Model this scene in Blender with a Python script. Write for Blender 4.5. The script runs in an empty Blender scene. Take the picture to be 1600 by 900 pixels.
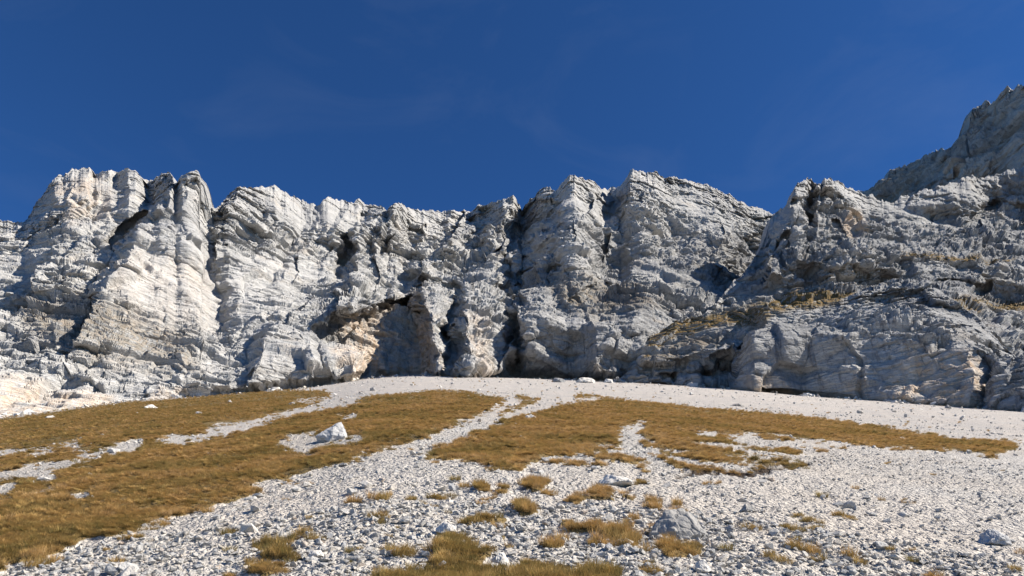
import bpy, bmesh, math, random
import numpy as np
from mathutils import Vector, Matrix

# ------------------------------------------------------------------ camera, sky, sun, exposure
scene = bpy.context.scene
COL = scene.collection
PITCH = math.radians(29.0)
HFOV = math.radians(67.0)
EYE = 1.8                                   # eye height above the slope at the photographer's feet
cam_d = bpy.data.cameras.new('camera'); cam = bpy.data.objects.new('camera', cam_d); COL.objects.link(cam)
cam_d.sensor_width = 36.0
cam_d.lens = 18.0 / math.tan(HFOV / 2)
cam_d.clip_start = 0.05; cam_d.clip_end = 5000
cam.location = (0, 0, 0)
cam.rotation_euler = (math.pi / 2 + PITCH, 0, 0)
scene.camera = cam

SUN = Vector((0.76, -0.14, 0.61)).normalized()      # direction towards the sun
sun_el = math.asin(SUN.z); sun_az = math.atan2(SUN.x, SUN.y)
world = bpy.data.worlds.new('World'); scene.world = world; world.use_nodes = True
wn = world.node_tree.nodes; wl = world.node_tree.links
bg = wn['Background']
sky = wn.new('ShaderNodeTexSky'); sky.sky_type = 'NISHITA'; sky.sun_disc = False
sky.sun_elevation = sun_el; sky.sun_rotation = sun_az
sky.altitude = 2500; sky.air_density = 0.9; sky.dust_density = 0.0; sky.ozone_density = 3.0
tint = wn.new('ShaderNodeMix'); tint.data_type = 'RGBA'; tint.blend_type = 'MULTIPLY'; tint.inputs[0].default_value = 1.0
tint.inputs[7].default_value = (0.31, 0.66, 1.04, 1)      # the deep blue of high mountain air
wl.new(sky.outputs[0], tint.inputs[6]); wtc = wn.new('ShaderNodeTexCoord'); wmp = wn.new('ShaderNodeMapping'); wmp.inputs['Scale'].default_value = (2.2, 1.6, 5.5); wmp.inputs['Rotation'].default_value = (0.3, 0.5, 0.4)
wno = wn.new('ShaderNodeTexNoise'); wno.inputs['Scale'].default_value = 1.6; wno.inputs['Detail'].default_value = 7.0; wno.inputs['Roughness'].default_value = 0.6; wno.inputs['Distortion'].default_value = 0.8
wmr = wn.new('ShaderNodeMapRange'); wmr.inputs['From Min'].default_value = 0.52; wmr.inputs['From Max'].default_value = 0.8; wmr.inputs['To Max'].default_value = 0.035
wmx = wn.new('ShaderNodeMix'); wmx.data_type = 'RGBA'; wmx.inputs[7].default_value = (4.5, 5.0, 5.6, 1)     # thin high cirrus
wl.new(wtc.outputs['Generated'], wmp.inputs[0]); wl.new(wmp.outputs[0], wno.inputs['Vector']); wl.new(wno.outputs['Fac'], wmr.inputs['Value']); wl.new(wmr.outputs[0], wmx.inputs[0])
wl.new(tint.outputs[2], wmx.inputs[6]); wl.new(wmx.outputs[2], bg.inputs['Color'])
bg.inputs['Strength'].default_value = 0.071
sun_d = bpy.data.lights.new('sun', 'SUN'); sun_o = bpy.data.objects.new('sun', sun_d); COL.objects.link(sun_o)
sun_d.energy = 5.0; sun_d.angle = math.radians(0.5); sun_d.color = (1.0, 0.93, 0.82)
sun_o.rotation_euler = (-SUN).to_track_quat('-Z', 'Y').to_euler()
sun_o.location = (60, -20, 60)
scene.view_settings.view_transform = 'Standard'; scene.view_settings.look = 'None'
scene.view_settings.exposure = 0.85
scene.render.filter_size = 0.95
scene.cycles.diffuse_bounces = 1; scene.view_settings.gamma = 1.0
scene.view_settings.use_curve_mapping = False

# ------------------------------------------------------------------ photograph pixels <-> directions
FPX = 800.0 / math.tan(HFOV / 2)
CP, SP = math.cos(PITCH), math.sin(PITCH)
def ray(px, py):
    xn = (np.asarray(px, float) - 800) / FPX; yn = (450 - np.asarray(py, float)) / FPX
    return xn, CP - yn * SP, SP + yn * CP           # x, y, z of the direction
def at_depth(px, py, Y):
    dx, dy, dz = ray(px, py)
    k = Y / dy
    return dx * k, dy * k, dz * k
def to_px(x, y, z):
    fw = y * CP + z * SP; up = -y * SP + z * CP
    fw = np.where(fw > 0.05, fw, 0.05)
    return 800 + FPX * x / fw, 450 - FPX * up / fw

# ------------------------------------------------------------------ numpy noise
def _u(a):
    return np.asarray(a).astype(np.int32).view(np.uint32)
def _h(i, j, k, s):
    n = _u(i) * np.uint32(374761393) + _u(j) * np.uint32(668265263) + _u(k) * np.uint32(2147483645) + np.uint32(s * 1274126177 & 0xffffffff)
    n = (n ^ (n >> np.uint32(13))) * np.uint32(1274126177)
    n = (n ^ (n >> np.uint32(16))) * np.uint32(2246822519)
    return n ^ (n >> np.uint32(15))
_ang = np.random.RandomState(3).normal(size=(256, 3)); _ang /= np.linalg.norm(_ang, axis=1)[:, None]
_ang = _ang.astype(np.float32)
def perlin(x, y, z, s=0):
    shp = np.broadcast(x, y, z).shape
    x, y, z = [np.broadcast_to(np.asarray(a, np.float32), shp) for a in (x, y, z)]
    xi, yi, zi = np.floor(x), np.floor(y), np.floor(z)
    fx, fy, fz = (x - xi).astype(np.float32), (y - yi).astype(np.float32), (z - zi).astype(np.float32)
    xi, yi, zi = xi.astype(np.int32), yi.astype(np.int32), zi.astype(np.int32)
    u = fx * fx * fx * (fx * (fx * 6 - 15) + 10); v = fy * fy * fy * (fy * (fy * 6 - 15) + 10); w = fz * fz * fz * (fz * (fz * 6 - 15) + 10)
    out = 0
    for a in (0, 1):
        for b in (0, 1):
            for c in (0, 1):
                g = _ang[_h(xi + a, yi + b, zi + c, s) & np.uint32(255)]
                d = g[..., 0] * (fx - a) + g[..., 1] * (fy - b) + g[..., 2] * (fz - c)
                out = out + d * (u if a else 1 - u) * (v if b else 1 - v) * (w if c else 1 - w)
    return out * 1.5
def fbm(x, y, z, o=4, s=0, gain=0.5):
    t = 0; a = 1.0
    for i in range(o):
        t = t + a * perlin(x, y, z, s + i * 17); a *= gain
        x, y, z = x * 2.03 + 5.2, y * 2.03 + 1.3, z * 2.03 + 9.1
    return t
def ridged(x, y, z, o=3, s=0):
    t = 0; a = 1.0
    for i in range(o):
        t = t + a * (1 - 2 * np.abs(perlin(x, y, z, s + i * 17))); a *= 0.5
        x, y, z = x * 2.1 + 5.2, y * 2.1 + 1.3, z * 2.1 + 9.1
    return t * 0.6
def worley(x, y, z, s=0):
    xi, yi, zi = np.floor(x).astype(np.int32), np.floor(y).astype(np.int32), np.floor(z).astype(np.int32)
    f1 = np.full(x.shape, 9.0, np.float32); f2 = f1.copy(); idr = np.zeros(x.shape, np.float32)
    for a in (-1, 0, 1):
        for b in (-1, 0, 1):
            for c in (-1, 0, 1):
                h = _h(xi + a, yi + b, zi + c, s)
                px = xi + a + (h & np.uint32(1023)).astype(np.float32) / 1023
                py = yi + b + ((h >> np.uint32(10)) & np.uint32(1023)).astype(np.float32) / 1023
                pz = zi + c + ((h >> np.uint32(20)) & np.uint32(1023)).astype(np.float32) / 1023
                d = np.sqrt((px - x) ** 2 + (py - y) ** 2 + (pz - z) ** 2).astype(np.float32)
                n = d < f1
                f2 = np.where(n, f1, np.minimum(f2, d)); f1 = np.where(n, d, f1)
                idr = np.where(n, (_h(xi + a, yi + b, zi + c, s + 91) & np.uint32(65535)).astype(np.float32) / 65535, idr)
    return f1, f2, idr
def facets(x, y, z, s=0, flat=False):
    """angular blocks: every cell is a plane of its own offset and tilt"""
    xi, yi, zi = np.floor(x).astype(np.int32), np.floor(y).astype(np.int32), np.floor(z).astype(np.int32)
    x, y, z = [np.asarray(v_, np.float32) for v_ in (x, y, z)]
    f1 = np.full(x.shape, 9.0, np.float32); f2 = f1.copy(); val = np.zeros(x.shape, np.float32); cid = val.copy()
    for a in (-1, 0, 1):
        for b in ((0,) if flat else (-1, 0, 1)):
            for c in (-1, 0, 1):
                h = _h(xi + a, 0 * yi if flat else yi + b, zi + c, s)
                ex = (x - (xi + a + (h & np.uint32(1023)).astype(np.float32) / 1023)).astype(np.float32)
                ey = (y - (yi + b + ((h >> np.uint32(10)) & np.uint32(1023)).astype(np.float32) / 1023)).astype(np.float32)
                ez = (z - (zi + c + ((h >> np.uint32(20)) & np.uint32(1023)).astype(np.float32) / 1023)).astype(np.float32)
                d = np.sqrt(ex * ex + ez * ez) if flat else np.sqrt(ex * ex + ey * ey + ez * ez)
                n = d < f1
                f2 = np.where(n, f1, np.minimum(f2, d)); f1 = np.where(n, d, f1)
                g = _ang[(h >> np.uint32(5)) & np.uint32(255)]
                val = np.where(n, 0.55 * g[..., 1] + 1.0 * (g[..., 0] * ex + g[..., 2] * ez), val)
                cid = np.where(n, ((h >> np.uint32(9)) & np.uint32(4095)).astype(np.float32) / 4095, cid)
    return f1, f2, val, cid
def blur(a, r):
    for ax in (0, 1):
        c = np.cumsum(np.pad(a.astype(np.float64), [(r + 1, r) if k == ax else (0, 0) for k in (0, 1)], mode='edge'), axis=ax)
        w = 2 * r + 1
        a = (np.take(c, range(w, c.shape[ax]), ax) - np.take(c, range(0, c.shape[ax] - w), ax)) / w
    return a
def sstep(a, b, x):
    t = np.clip((x - a) / (b - a), 0, 1); return t * t * (3 - 2 * t)
def rnd1(k, s):
    return (_h(k.astype(np.int32), np.int32(7), np.int32(0), s) & np.uint32(65535)).astype(np.float32) / 65535

# ------------------------------------------------------------------ materials
def new_mat(name):
    m = bpy.data.materials.new(name); m.use_nodes = True
    nt = m.node_tree; b = nt.nodes['Principled BSDF']
    b.inputs['Roughness'].default_value = 0.9
    b.inputs['Specular IOR Level'].default_value = 0.25
    return m, nt, b
class NT:
    def __init__(s, nt): s.nt = nt; s.N = nt.nodes; s.L = nt.links
    def n(s, typ, **kw):
        o = s.N.new(typ)
        for k, v in kw.items():
            if hasattr(o, k): setattr(o, k, v)
            else: o.inputs[k.replace('_', ' ')].default_value = v
        return o
    def l(s, a, b): s.L.new(a, b)
    def noise(s, vec, scale, detail=4, rough=0.55):
        o = s.n('ShaderNodeTexNoise', Scale=scale, Detail=detail, Roughness=rough); s.l(vec, o.inputs['Vector']); return o.outputs['Fac']
    def ramp(s, fac, stops):
        o = s.n('ShaderNodeValToRGB'); el = o.color_ramp.elements
        while len(el) > 1: el.remove(el[0])
        el[0].position = stops[0][0]; el[0].color = (*stops[0][1], 1)
        for p, c in stops[1:]:
            e = el.new(p); e.color = (*c, 1)
        s.l(fac, o.inputs['Fac']); return o.outputs['Color']
    def fr(s, fac, a, b, lo=0.0, hi=1.0):
        o = s.n('ShaderNodeMapRange'); s.l(fac, o.inputs['Value'])
        o.inputs['From Min'].default_value = a; o.inputs['From Max'].default_value = b
        o.inputs['To Min'].default_value = lo; o.inputs['To Max'].default_value = hi
        return o.outputs['Result']
    def mix(s, fac, a, b, mode='MIX'):
        o = s.n('ShaderNodeMix', data_type='RGBA', blend_type=mode)
        if isinstance(fac, (int, float)): o.inputs[0].default_value = fac
        else: s.l(fac, o.inputs[0])
        for i, v in ((6, a), (7, b)):
            if isinstance(v, tuple): o.inputs[i].default_value = (*v, 1)
            else: s.l(v, o.inputs[i])
        return o.outputs[2]
    def math(s, op, a, b=None):
        o = s.n('ShaderNodeMath', operation=op)
        for i, v in ((0, a), (1, b)):
            if v is None: continue
            if isinstance(v, (int, float)): o.inputs[i].default_value = v
            else: s.l(v, o.inputs[i])
        return o.outputs[0]
    def attr(s, name, typ='GEOMETRY'):
        return s.n('ShaderNodeAttribute', attribute_name=name, attribute_type=typ)
    def mapv(s, vec, scale):
        o = s.n('ShaderNodeMapping'); o.inputs['Scale'].default_value = scale; s.l(vec, o.inputs['Vector']); return o.outputs['Vector']
    def bump(s, h, dist, strength=1.0, normal=None):
        o = s.n('ShaderNodeBump'); o.inputs['Strength'].default_value = strength; o.inputs['Distance'].default_value = dist
        s.l(h, o.inputs['Height'])
        if normal is not None: s.l(normal, o.inputs['Normal'])
        return o.outputs['Normal']

def mat_cliff():
    m, nt, b = new_mat('limestone_cliff'); q = NT(nt)
    pos = q.n('ShaderNodeNewGeometry').outputs['Position']
    st = q.n('ShaderNodeSeparateColor'); q.l(q.attr('stain_shade').outputs['Color'], st.inputs['Color'])
    big = q.noise(pos, 0.045, 5, 0.6); med = q.noise(pos, 0.35, 6, 0.65); fin = q.noise(pos, 2.2, 6, 0.7)
    base = q.ramp(big, [(0.3, (0.38, 0.375, 0.37)), (0.5, (0.49, 0.48, 0.46)), (0.7, (0.57, 0.55, 0.52))])
    base = q.mix(q.fr(med, 0.35, 0.65, 0, 0.55), base, q.mix(1.0, base, (0.72, 0.73, 0.75), 'MULTIPLY'))
    base = q.mix(q.fr(fin, 0.3, 0.7, 0.35, 0.0), base, q.mix(1.0, base, (0.55, 0.55, 0.56), 'MULTIPLY'))
    base = q.mix(q.math('MULTIPLY', st.outputs['Green'], q.fr(big, 0.3, 0.7, 0.9, 0.35)), base, q.mix(1.0, base, (0.50, 0.51, 0.53), 'MULTIPLY'))  # broad darkening: lichen grey, with part of the shade painted into the colour
    # vertical water streaks
    streak = q.noise(q.mapv(pos, (0.8, 0.8, 0.05)), 1.0, 4, 0.7)
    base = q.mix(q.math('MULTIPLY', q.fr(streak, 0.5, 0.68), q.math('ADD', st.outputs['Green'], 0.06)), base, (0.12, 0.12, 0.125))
    pale = q.noise(q.mapv(pos, (0.5, 0.5, 0.07)), 1.0, 4, 0.6)
    ochre = q.mix(q.fr(pale, 0.4, 0.65), (0.52, 0.39, 0.275), (0.63, 0.555, 0.47))
    ofac = q.math('MULTIPLY', st.outputs['Red'], q.fr(q.noise(q.mapv(pos, (0.4, 0.4, 0.09)), 1.0, 5, 0.6), 0.34, 0.5))
    base = q.mix(ofac, base, ochre)
    warm = q.fr(q.noise(q.mapv(pos, (0.06, 0.06, 0.16)), 1.0, 5, 0.65), 0.56, 0.72, 0, 0.32)
    base = q.mix(warm, base, (0.55, 0.45, 0.34))
    # grass and earth on the ledges
    nz = q.n('ShaderNodeSeparateXYZ'); q.l(q.n('ShaderNodeNewGeometry').outputs['Normal'], nz.inputs[0])
    gcol = q.ramp(q.noise(pos, 0.9, 4, 0.7), [(0.35, (0.07, 0.06, 0.022)), (0.5, (0.17, 0.112, 0.04)), (0.65, (0.25, 0.15, 0.055))])
    gf = q.math('MULTIPLY', st.outputs['Blue'], q.fr(q.math('ADD', nz.outputs['Z'], q.fr(med, 0.3, 0.7, -0.4, 0.4)), -0.25, 0.15))
    base = q.mix(gf, base, gcol)
    q.l(base, b.inputs['Base Color'])
    vor = q.n('ShaderNodeTexVoronoi', feature='DISTANCE_TO_EDGE', Scale=0.9)
    wv = q.n('ShaderNodeVectorMath', operation='ADD'); q.l(q.mapv(pos, (1, 1, 1.9)), wv.inputs[0])
    nc = q.n('ShaderNodeTexNoise', Scale=0.8, Detail=3.0); q.l(pos, nc.inputs['Vector']); q.l(nc.outputs['Color'], wv.inputs[1])
    q.l(wv.outputs[0], vor.inputs['Vector'])
    h = q.math('ADD', q.math('MULTIPLY', fin, 0.5), q.fr(vor.outputs['Distance'], 0, 0.12, 0, 0.35))
    h = q.math('ADD', h, q.math('MULTIPLY', med, 0.3))
    bedl = q.noise(q.mapv(pos, (0.16, 0.16, 1.5)), 1.0, 5, 0.6)
    h = q.math('ADD', h, q.math('MULTIPLY', q.fr(q.math('ABSOLUTE', q.math('SUBTRACT', bedl, 0.5)), 0.0, 0.05), 0.7))
    q.l(q.bump(h, 0.28, 0.75), b.inputs['Normal'])
    return m

def mat_ground():
    m, nt, b = new_mat('scree_and_turf'); q = NT(nt)
    pos = q.n('ShaderNodeNewGeometry').outputs['Position']
    gr = q.n('ShaderNodeSeparateColor'); q.l(q.attr('cover').outputs['Color'], gr.inputs['Color'])
    def layer(scale):
        v = q.n('ShaderNodeTexVoronoi', Scale=scale); q.l(pos, v.inputs['Vector']); return v
    v1 = layer(38.0); v2 = layer(15.0); v3 = layer(3.0)
    c1 = q.n('ShaderNodeSeparateColor'); q.l(v1.outputs['Color'], c1.inputs['Color'])
    c2 = q.n('ShaderNodeSeparateColor'); q.l(v2.outputs['Color'], c2.inputs['Color'])
    c3 = q.n('ShaderNodeSeparateColor'); q.l(v3.outputs['Color'], c3.inputs['Color'])
    base = q.ramp(c1.outputs['Red'], [(0.0, (0.20, 0.195, 0.19)), (0.4, (0.43, 0.41, 0.385)), (1.0, (0.60, 0.57, 0.52))])
    b2 = q.ramp(c2.outputs['Red'], [(0.0, (0.24, 0.235, 0.23)), (0.5, (0.48, 0.455, 0.42)), (1.0, (0.62, 0.585, 0.53))])
    base = q.mix(0.5, base, b2)
    big = q.noise(pos, 0.12, 5, 0.6)
    base = q.mix(q.fr(big, 0.4, 0.65, 0, 0.6), base, q.mix(1.0, base, (1.0, 0.91, 0.82), 'MULTIPLY'))
    fine = q.math('MULTIPLY', gr.outputs['Green'], 0.85)
    base = q.mix(fine, base, q.mix(q.fr(c3.outputs['Red'], 0, 1, 0.0, 0.45), q.mix(q.fr(q.noise(pos, 0.35, 5, 0.7), 0.4, 0.62), (0.55, 0.49, 0.43), (0.47, 0.435, 0.40)), (0.36, 0.34, 0.32)))
    turf = q.ramp(q.noise(pos, 0.7, 6, 0.7), [(0.3, (0.11, 0.08, 0.03)), (0.5, (0.20, 0.14, 0.052)), (0.7, (0.29, 0.19, 0.075))])
    soil = (0.06, 0.043, 0.028)
    turf = q.mix(q.fr(q.noise(pos, 14.0, 3, 0.6), 0.35, 0.6), q.mix(0.5, turf, soil), turf)
    gfac = q.fr(q.math('ADD', gr.outputs['Red'], q.fr(q.noise(pos, 5.0, 4, 0.7), 0.3, 0.7, -0.2, 0.2)), 0.4, 0.6)
    q.l(q.mix(gr.outputs['Blue'], q.mix(gfac, base, turf), (0.045, 0.03, 0.02)), b.inputs['Base Color'])
    h = q.math('ADD', q.math('MULTIPLY', v1.outputs['Distance'], -0.35), q.math('MULTIPLY', v2.outputs['Distance'], -0.8))
    h = q.math('ADD', h, q.math('MULTIPLY', q.noise(pos, 1.2, 6, 0.7), 1.2))
    q.l(q.bump(h, 0.08, 0.9), b.inputs['Normal'])
    return m

def mat_stone(name='pale_limestone', dark=1.0, streaky=False):
    m, nt, b = new_mat(name); q = NT(nt)
    pos = q.n('ShaderNodeTexCoord').outputs['Object']
    r = q.n('ShaderNodeObjectInfo').outputs['Random']
    base = q.ramp(r, [(0.0, (0.46, 0.455, 0.45)), (0.2, (0.56, 0.545, 0.52)), (0.7, (0.66, 0.62, 0.56)), (0.93, (0.69, 0.64, 0.57)), (1.0, (0.58, 0.47, 0.38))])
    f = q.noise(pos, 3.0 if not streaky else 1.6, 6, 0.7)
    base = q.mix(q.fr(f, 0.4, 0.66, 0, 0.55), base, q.mix(1.0, base, (0.62, 0.62, 0.63), 'MULTIPLY'))
    if dark != 1.0: base = q.mix(1.0, base, (dark, dark, dark * 1.01), 'MULTIPLY')
    if streaky:
        s2 = q.noise(q.mapv(pos, (3.5, 3.5, 1.0)), 1.6, 6, 0.75)
        base = q.mix(q.fr(s2, 0.52, 0.64, 0, 0.7 if dark < 1 else 0.3), base, (0.16, 0.165, 0.17))
    q.l(base, b.inputs['Base Color'])
    q.l(q.bump(q.noise(pos, 6.0, 5, 0.7), 0.08 if not streaky else 0.05, 0.7), b.inputs['Normal'])
    return m

def mat_grass():
    m, nt, b = new_mat('dry_mountain_grass'); q = NT(nt)
    bl = q.n('ShaderNodeSeparateColor'); q.l(q.attr('blade').outputs['Color'], bl.inputs['Color'])
    r = q.n('ShaderNodeObjectInfo').outputs['Random']
    tone = q.attr('tone', 'INSTANCER').outputs['Fac']
    k = q.math('ADD', q.math('MULTIPLY', bl.outputs['Red'], 0.35), q.math('ADD', q.math('MULTIPLY', q.math('SUBTRACT', r, 0.2), 0.5), q.math('MULTIPLY', tone, 0.5)))
    c = q.ramp(k, [(0.0, (0.19, 0.165, 0.05)), (0.25, (0.35, 0.245, 0.085)), (0.5, (0.48, 0.32, 0.115)), (0.75, (0.54, 0.325, 0.115)), (1.0, (0.60, 0.40, 0.19))])
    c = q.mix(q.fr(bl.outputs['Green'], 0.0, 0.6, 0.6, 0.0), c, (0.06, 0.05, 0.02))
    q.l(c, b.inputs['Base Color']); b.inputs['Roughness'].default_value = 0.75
    tr = q.n('ShaderNodeBsdfTranslucent'); q.l(c, tr.inputs['Color'])
    mx = q.n('ShaderNodeMixShader'); mx.inputs[0].default_value = 0.3
    q.l(b.outputs[0], mx.inputs[1]); q.l(tr.outputs[0], mx.inputs[2])
    q.l(mx.outputs[0], nt.nodes['Material Output'].inputs['Surface'])
    return m

M_CLIFF = mat_cliff(); M_GROUND = mat_ground()
M_STONE = mat_stone(); M_BOULDER = mat_stone('weathered_white_boulder', 1.0, True); M_GREY = mat_stone('weathered_grey_boulder', 0.55, True)
M_GRASS = mat_grass()

# ------------------------------------------------------------------ helpers
def grid_mesh(name, X, Y, Z, attrs, mat, smooth=False, wrap=False):
    R, C = X.shape
    me = bpy.data.meshes.new(name)
    co = np.stack([X, Y, Z], -1).reshape(-1, 3).astype(np.float32)
    idx = np.arange(R * C).reshape(R, C)
    if wrap: idx = np.concatenate([idx, idx[:, :1]], 1)
    f = np.stack([idx[:-1, :-1], idx[:-1, 1:], idx[1:, 1:], idx[1:, :-1]], -1).reshape(-1, 4).astype(np.int32)
    me.vertices.add(len(co)); me.vertices.foreach_set('co', co.ravel())
    me.loops.add(f.size); me.loops.foreach_set('vertex_index', f.ravel())
    me.polygons.add(len(f)); me.polygons.foreach_set('loop_start', np.arange(0, f.size, 4, dtype=np.int32))
    me.polygons.foreach_set('loop_total', np.full(len(f), 4, np.int32))
    me.polygons.foreach_set('use_smooth', np.full(len(f), smooth, bool))
    me.update(calc_edges=True)
    for k, v in attrs.items():
        a = me.attributes.new(k, 'FLOAT_COLOR', 'POINT')
        a.data.foreach_set('color', np.concatenate([v.reshape(-1, 3), np.ones((R * C, 1))], 1).astype(np.float32).ravel())
    me.materials.append(mat)
    o = bpy.data.objects.new(name, me); COL.objects.link(o)
    return o
def tag(o, label, cat=None, group=None, kind=None):
    o['label'] = label
    if cat: o['category'] = cat
    if group: o['group'] = group
    if kind: o['kind'] = kind
    return o
def interp(px, pts, i):
    p = np.array(pts, float); return np.interp(px, p[:, 0], p[:, i])
def seg_dist(px, py, path):
    """distance to a polyline, signed (+ right / - left of a path drawn top to bottom), and 0..1 along it"""
    best = np.full(px.shape, 1e9); sgn = np.zeros(px.shape); tt = np.zeros(px.shape)
    n = len(path) - 1
    for i in range(n):
        ax, ay = path[i]; bx, by = path[i + 1]
        vx, vy = bx - ax, by - ay
        t = np.clip(((px - ax) * vx + (py - ay) * vy) / (vx * vx + vy * vy), 0, 1)
        ex, ey = px - ax - t * vx, py - ay - t * vy
        d = np.hypot(ex, ey); m = d < best
        best = np.where(m, d, best); tt = np.where(m, (i + t) / n, tt)
        sgn = np.where(m, np.where(ex * vy - ey * vx > 0, 1.0, -1.0), sgn)
    return best * sgn, tt
def poly_sd(px, py, poly):
    """signed distance to a polygon in pixels, positive inside"""
    best = np.full(px.shape, 1e9); ins = np.zeros(px.shape, bool)
    n = len(poly)
    for i in range(n):
        ax, ay = poly[i]; bx, by = poly[(i + 1) % n]
        vx, vy = bx - ax, by - ay
        t = np.clip(((px - ax) * vx + (py - ay) * vy) / (vx * vx + vy * vy + 1e-9), 0, 1)
        best = np.minimum(best, np.hypot(px - ax - t * vx, py - ay - t * vy))
        c = (ay > py) != (by > py)
        if by != ay: ins ^= c & (px < (bx - ax) * (py - ay) / (by - ay) + ax)
    return np.where(ins, best, -best)

# ------------------------------------------------------------------ rock walls
def rock_sheet(name, label, x0, x1, sky_pts, base_pts, ncol, nrow, ridges=(), recess=(), prof=lambda t, px: t,
               bed=1.0, block=1.0, rough=1.0, tilt=0.06, bury=30, orange=(), dark=(), grass=(), seed=0, big=1.0, smooth_zones=(), size=1.0, jagged=1.0, tiers=1.0, keep=0.15):
    px = np.linspace(x0, x1, ncol)[None, :]
    t = np.linspace(-0.04, 1.0, nrow)[:, None]
    sy, sY = interp(px, sky_pts, 1), interp(px, sky_pts, 2)
    by, bY = interp(px, base_pts, 1), interp(px, base_pts, 2)
    # slight ragged detail of the crest line, along the wall
    def teeth(L, sd):
        u = px / L + 3.1 * seed + sd; k0 = np.floor(u); f = u - k0
        a = rnd1(k0, 700 + sd) ; b = rnd1(k0 + 1, 700 + sd)
        return (a * (1 - f) + b * f) - 0.5 + 0.6 * (rnd1(np.floor(u * 1.7 + 0.37), 720 + sd) - 0.5)
    jag = jagged * (2.0 * fbm(px / 26, px * 0 + seed, px * 0, 3, 91 + seed) + 4.5 * teeth(11.0, 1) + 3.0 * teeth(4.5, 2))
    py = by + (sy - by) * t + jag * sstep(0.86, 1.0, t)
    PX = px + 0 * t
    wdt = np.arange(-3 * 45, 3 * 45 + 1); ker = np.exp(-(wdt / 45.0) ** 2); ker /= ker.sum()
    pxx = np.arange(x0 - 140, x1 + 141)
    sm = np.convolve(np.pad(interp(pxx, sky_pts, 2), 135, mode='edge'), ker, 'valid')
    sYs = np.interp(px, pxx, sm)
    sYt = sYs + (sY - sYs) * sstep(0.72, 0.97, t)
    Y = bY + (sYt - bY) * prof(np.clip(t, 0, 1), px)
    # rows below the foot go down into the slope
    low = np.clip(-t / 0.04, 0, 1)
    py = py + low * bury * 0.5
    bx, byy, bz = at_depth(PX, py, Y)
    # warp of the feature lines so that edges wander as rock does
    wx = 9 * fbm(bx / 14, byy / 30, bz / 14, 4, 11 + seed); wy = 9 * fbm(bx / 14 + 40, byy / 30, bz / 14, 4, 31 + seed)
    wx = wx + 16 * fbm(bx / 50, byy / 90, bz / 50, 2, 51 + seed); wy = wy + 10 * fbm(bx / 50 + 70, byy / 90, bz / 50, 2, 53 + seed)
    qx, qy = PX + wx, py + wy
    fade = sstep(-0.04, 0.06, t)
    for path, amp, wl_, wr_, p in ridges:
        d, tt = seg_dist(qx, qy, path)
        w = np.where(d < 0, wl_, wr_)
        k = np.clip(1 - np.abs(d) / w, 0, 1) ** p
        end = np.ones_like(tt)
        Y = Y - amp * k * fade
    for poly, amp, soft in recess:
        d = poly_sd(qx, qy, poly)
        Y = Y + amp * sstep(-soft * 0.3, soft, d)
    # buttresses and gullies: ridged noise, drawn out up the wall
    fx, fy, fz = at_depth(PX, py, Y)
    wv = 6 * fbm(fx / 25, fy / 60, fz / 40, 3, 5 + seed)
    r1 = ridged((fx + wv * 1.5 + 0.3 * fz) / 34, fy / 70, (fz + wv) / 46, 3, 61 + seed)
    r2 = ridged((fx + wv) / 9, fy / 30, (fz + wv * 0.5) / 22, 3, 71 + seed)
    Y = Y - big * fade * (4.6 * r1 + 0.9 * r2)
    # tiers: steep steps with ledges set back between them
    fx, fy, fz = at_depth(PX, py, Y)
    for T, A, sd in ((26.0, 0.42, 0), (9.5, 0.36, 1)):
        ut = (fz + tilt * fx + 7 * fbm(fx / 40, fy / 80, fz / 60, 3, 81 + sd * 5 + seed)) / T
        kf = np.floor(ut); fr_ = ut - kf
        pr = np.clip(0.75 + 1.3 * perlin(fx / (T * 1.6) + kf * 5.1, fy / 90, kf * 2.3, 85 + sd + seed), 0, 1.5)
        cav = 1 - 0.8 * sstep(-15, 10, poly_sd(qx, qy, CAVE)) if seed == 0 else 1.0
        Y = Y + cav * tiers * fade * A * T * pr * (sstep(0.66, 0.96, fr_) - fr_) * sstep(1.0, 0.8, t)
    # spread the rows evenly over the surface itself, so that ledges get as much detail as steep faces
    fx, fy, fz = at_depth(PX, py, Y)
    P = np.stack([fx, fy, fz], -1)
    ds = np.linalg.norm(np.diff(P, axis=0), axis=-1)
    kb_ = np.ones(21) / 21
    ds = np.apply_along_axis(lambda r_: np.convolve(np.pad(r_, 10, mode='edge'), kb_, 'valid'), 1, ds)
    ds = ds + 0.5 * ds.mean(axis=0, keepdims=True)
    L = np.concatenate([np.zeros((1, ncol)), np.cumsum(ds, axis=0)]); L /= L[-1:]
    ui = np.linspace(0, 1, nrow); t0 = t[:, 0]
    T2 = np.empty_like(Y); Y2 = np.empty_like(Y); py2 = np.empty_like(Y); qx2 = np.empty_like(Y); qy2 = np.empty_like(Y)
    for c in range(ncol):
        T2[:, c] = tc = np.interp(ui, L[:, c], t0)
        Y2[:, c] = np.interp(tc, t0, Y[:, c]); py2[:, c] = np.interp(tc, t0, py[:, c]); qx2[:, c] = np.interp(tc, t0, qx[:, c]); qy2[:, c] = np.interp(tc, t0, qy[:, c])
    t, Y, py, qx, qy = T2, Y2, py2, qx2, qy2
    X, Yw, Z = at_depth(PX, py, Y)
    # normal of the smooth wall
    P = np.stack([X, Yw, Z], -1)
    nrm = np.cross(np.gradient(P, axis=1), np.gradient(P, axis=0))
    nrm /= (np.linalg.norm(nrm, axis=-1, keepdims=True) + 1e-9)
    nrm *= -np.sign(nrm[..., 1:2].mean())
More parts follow.
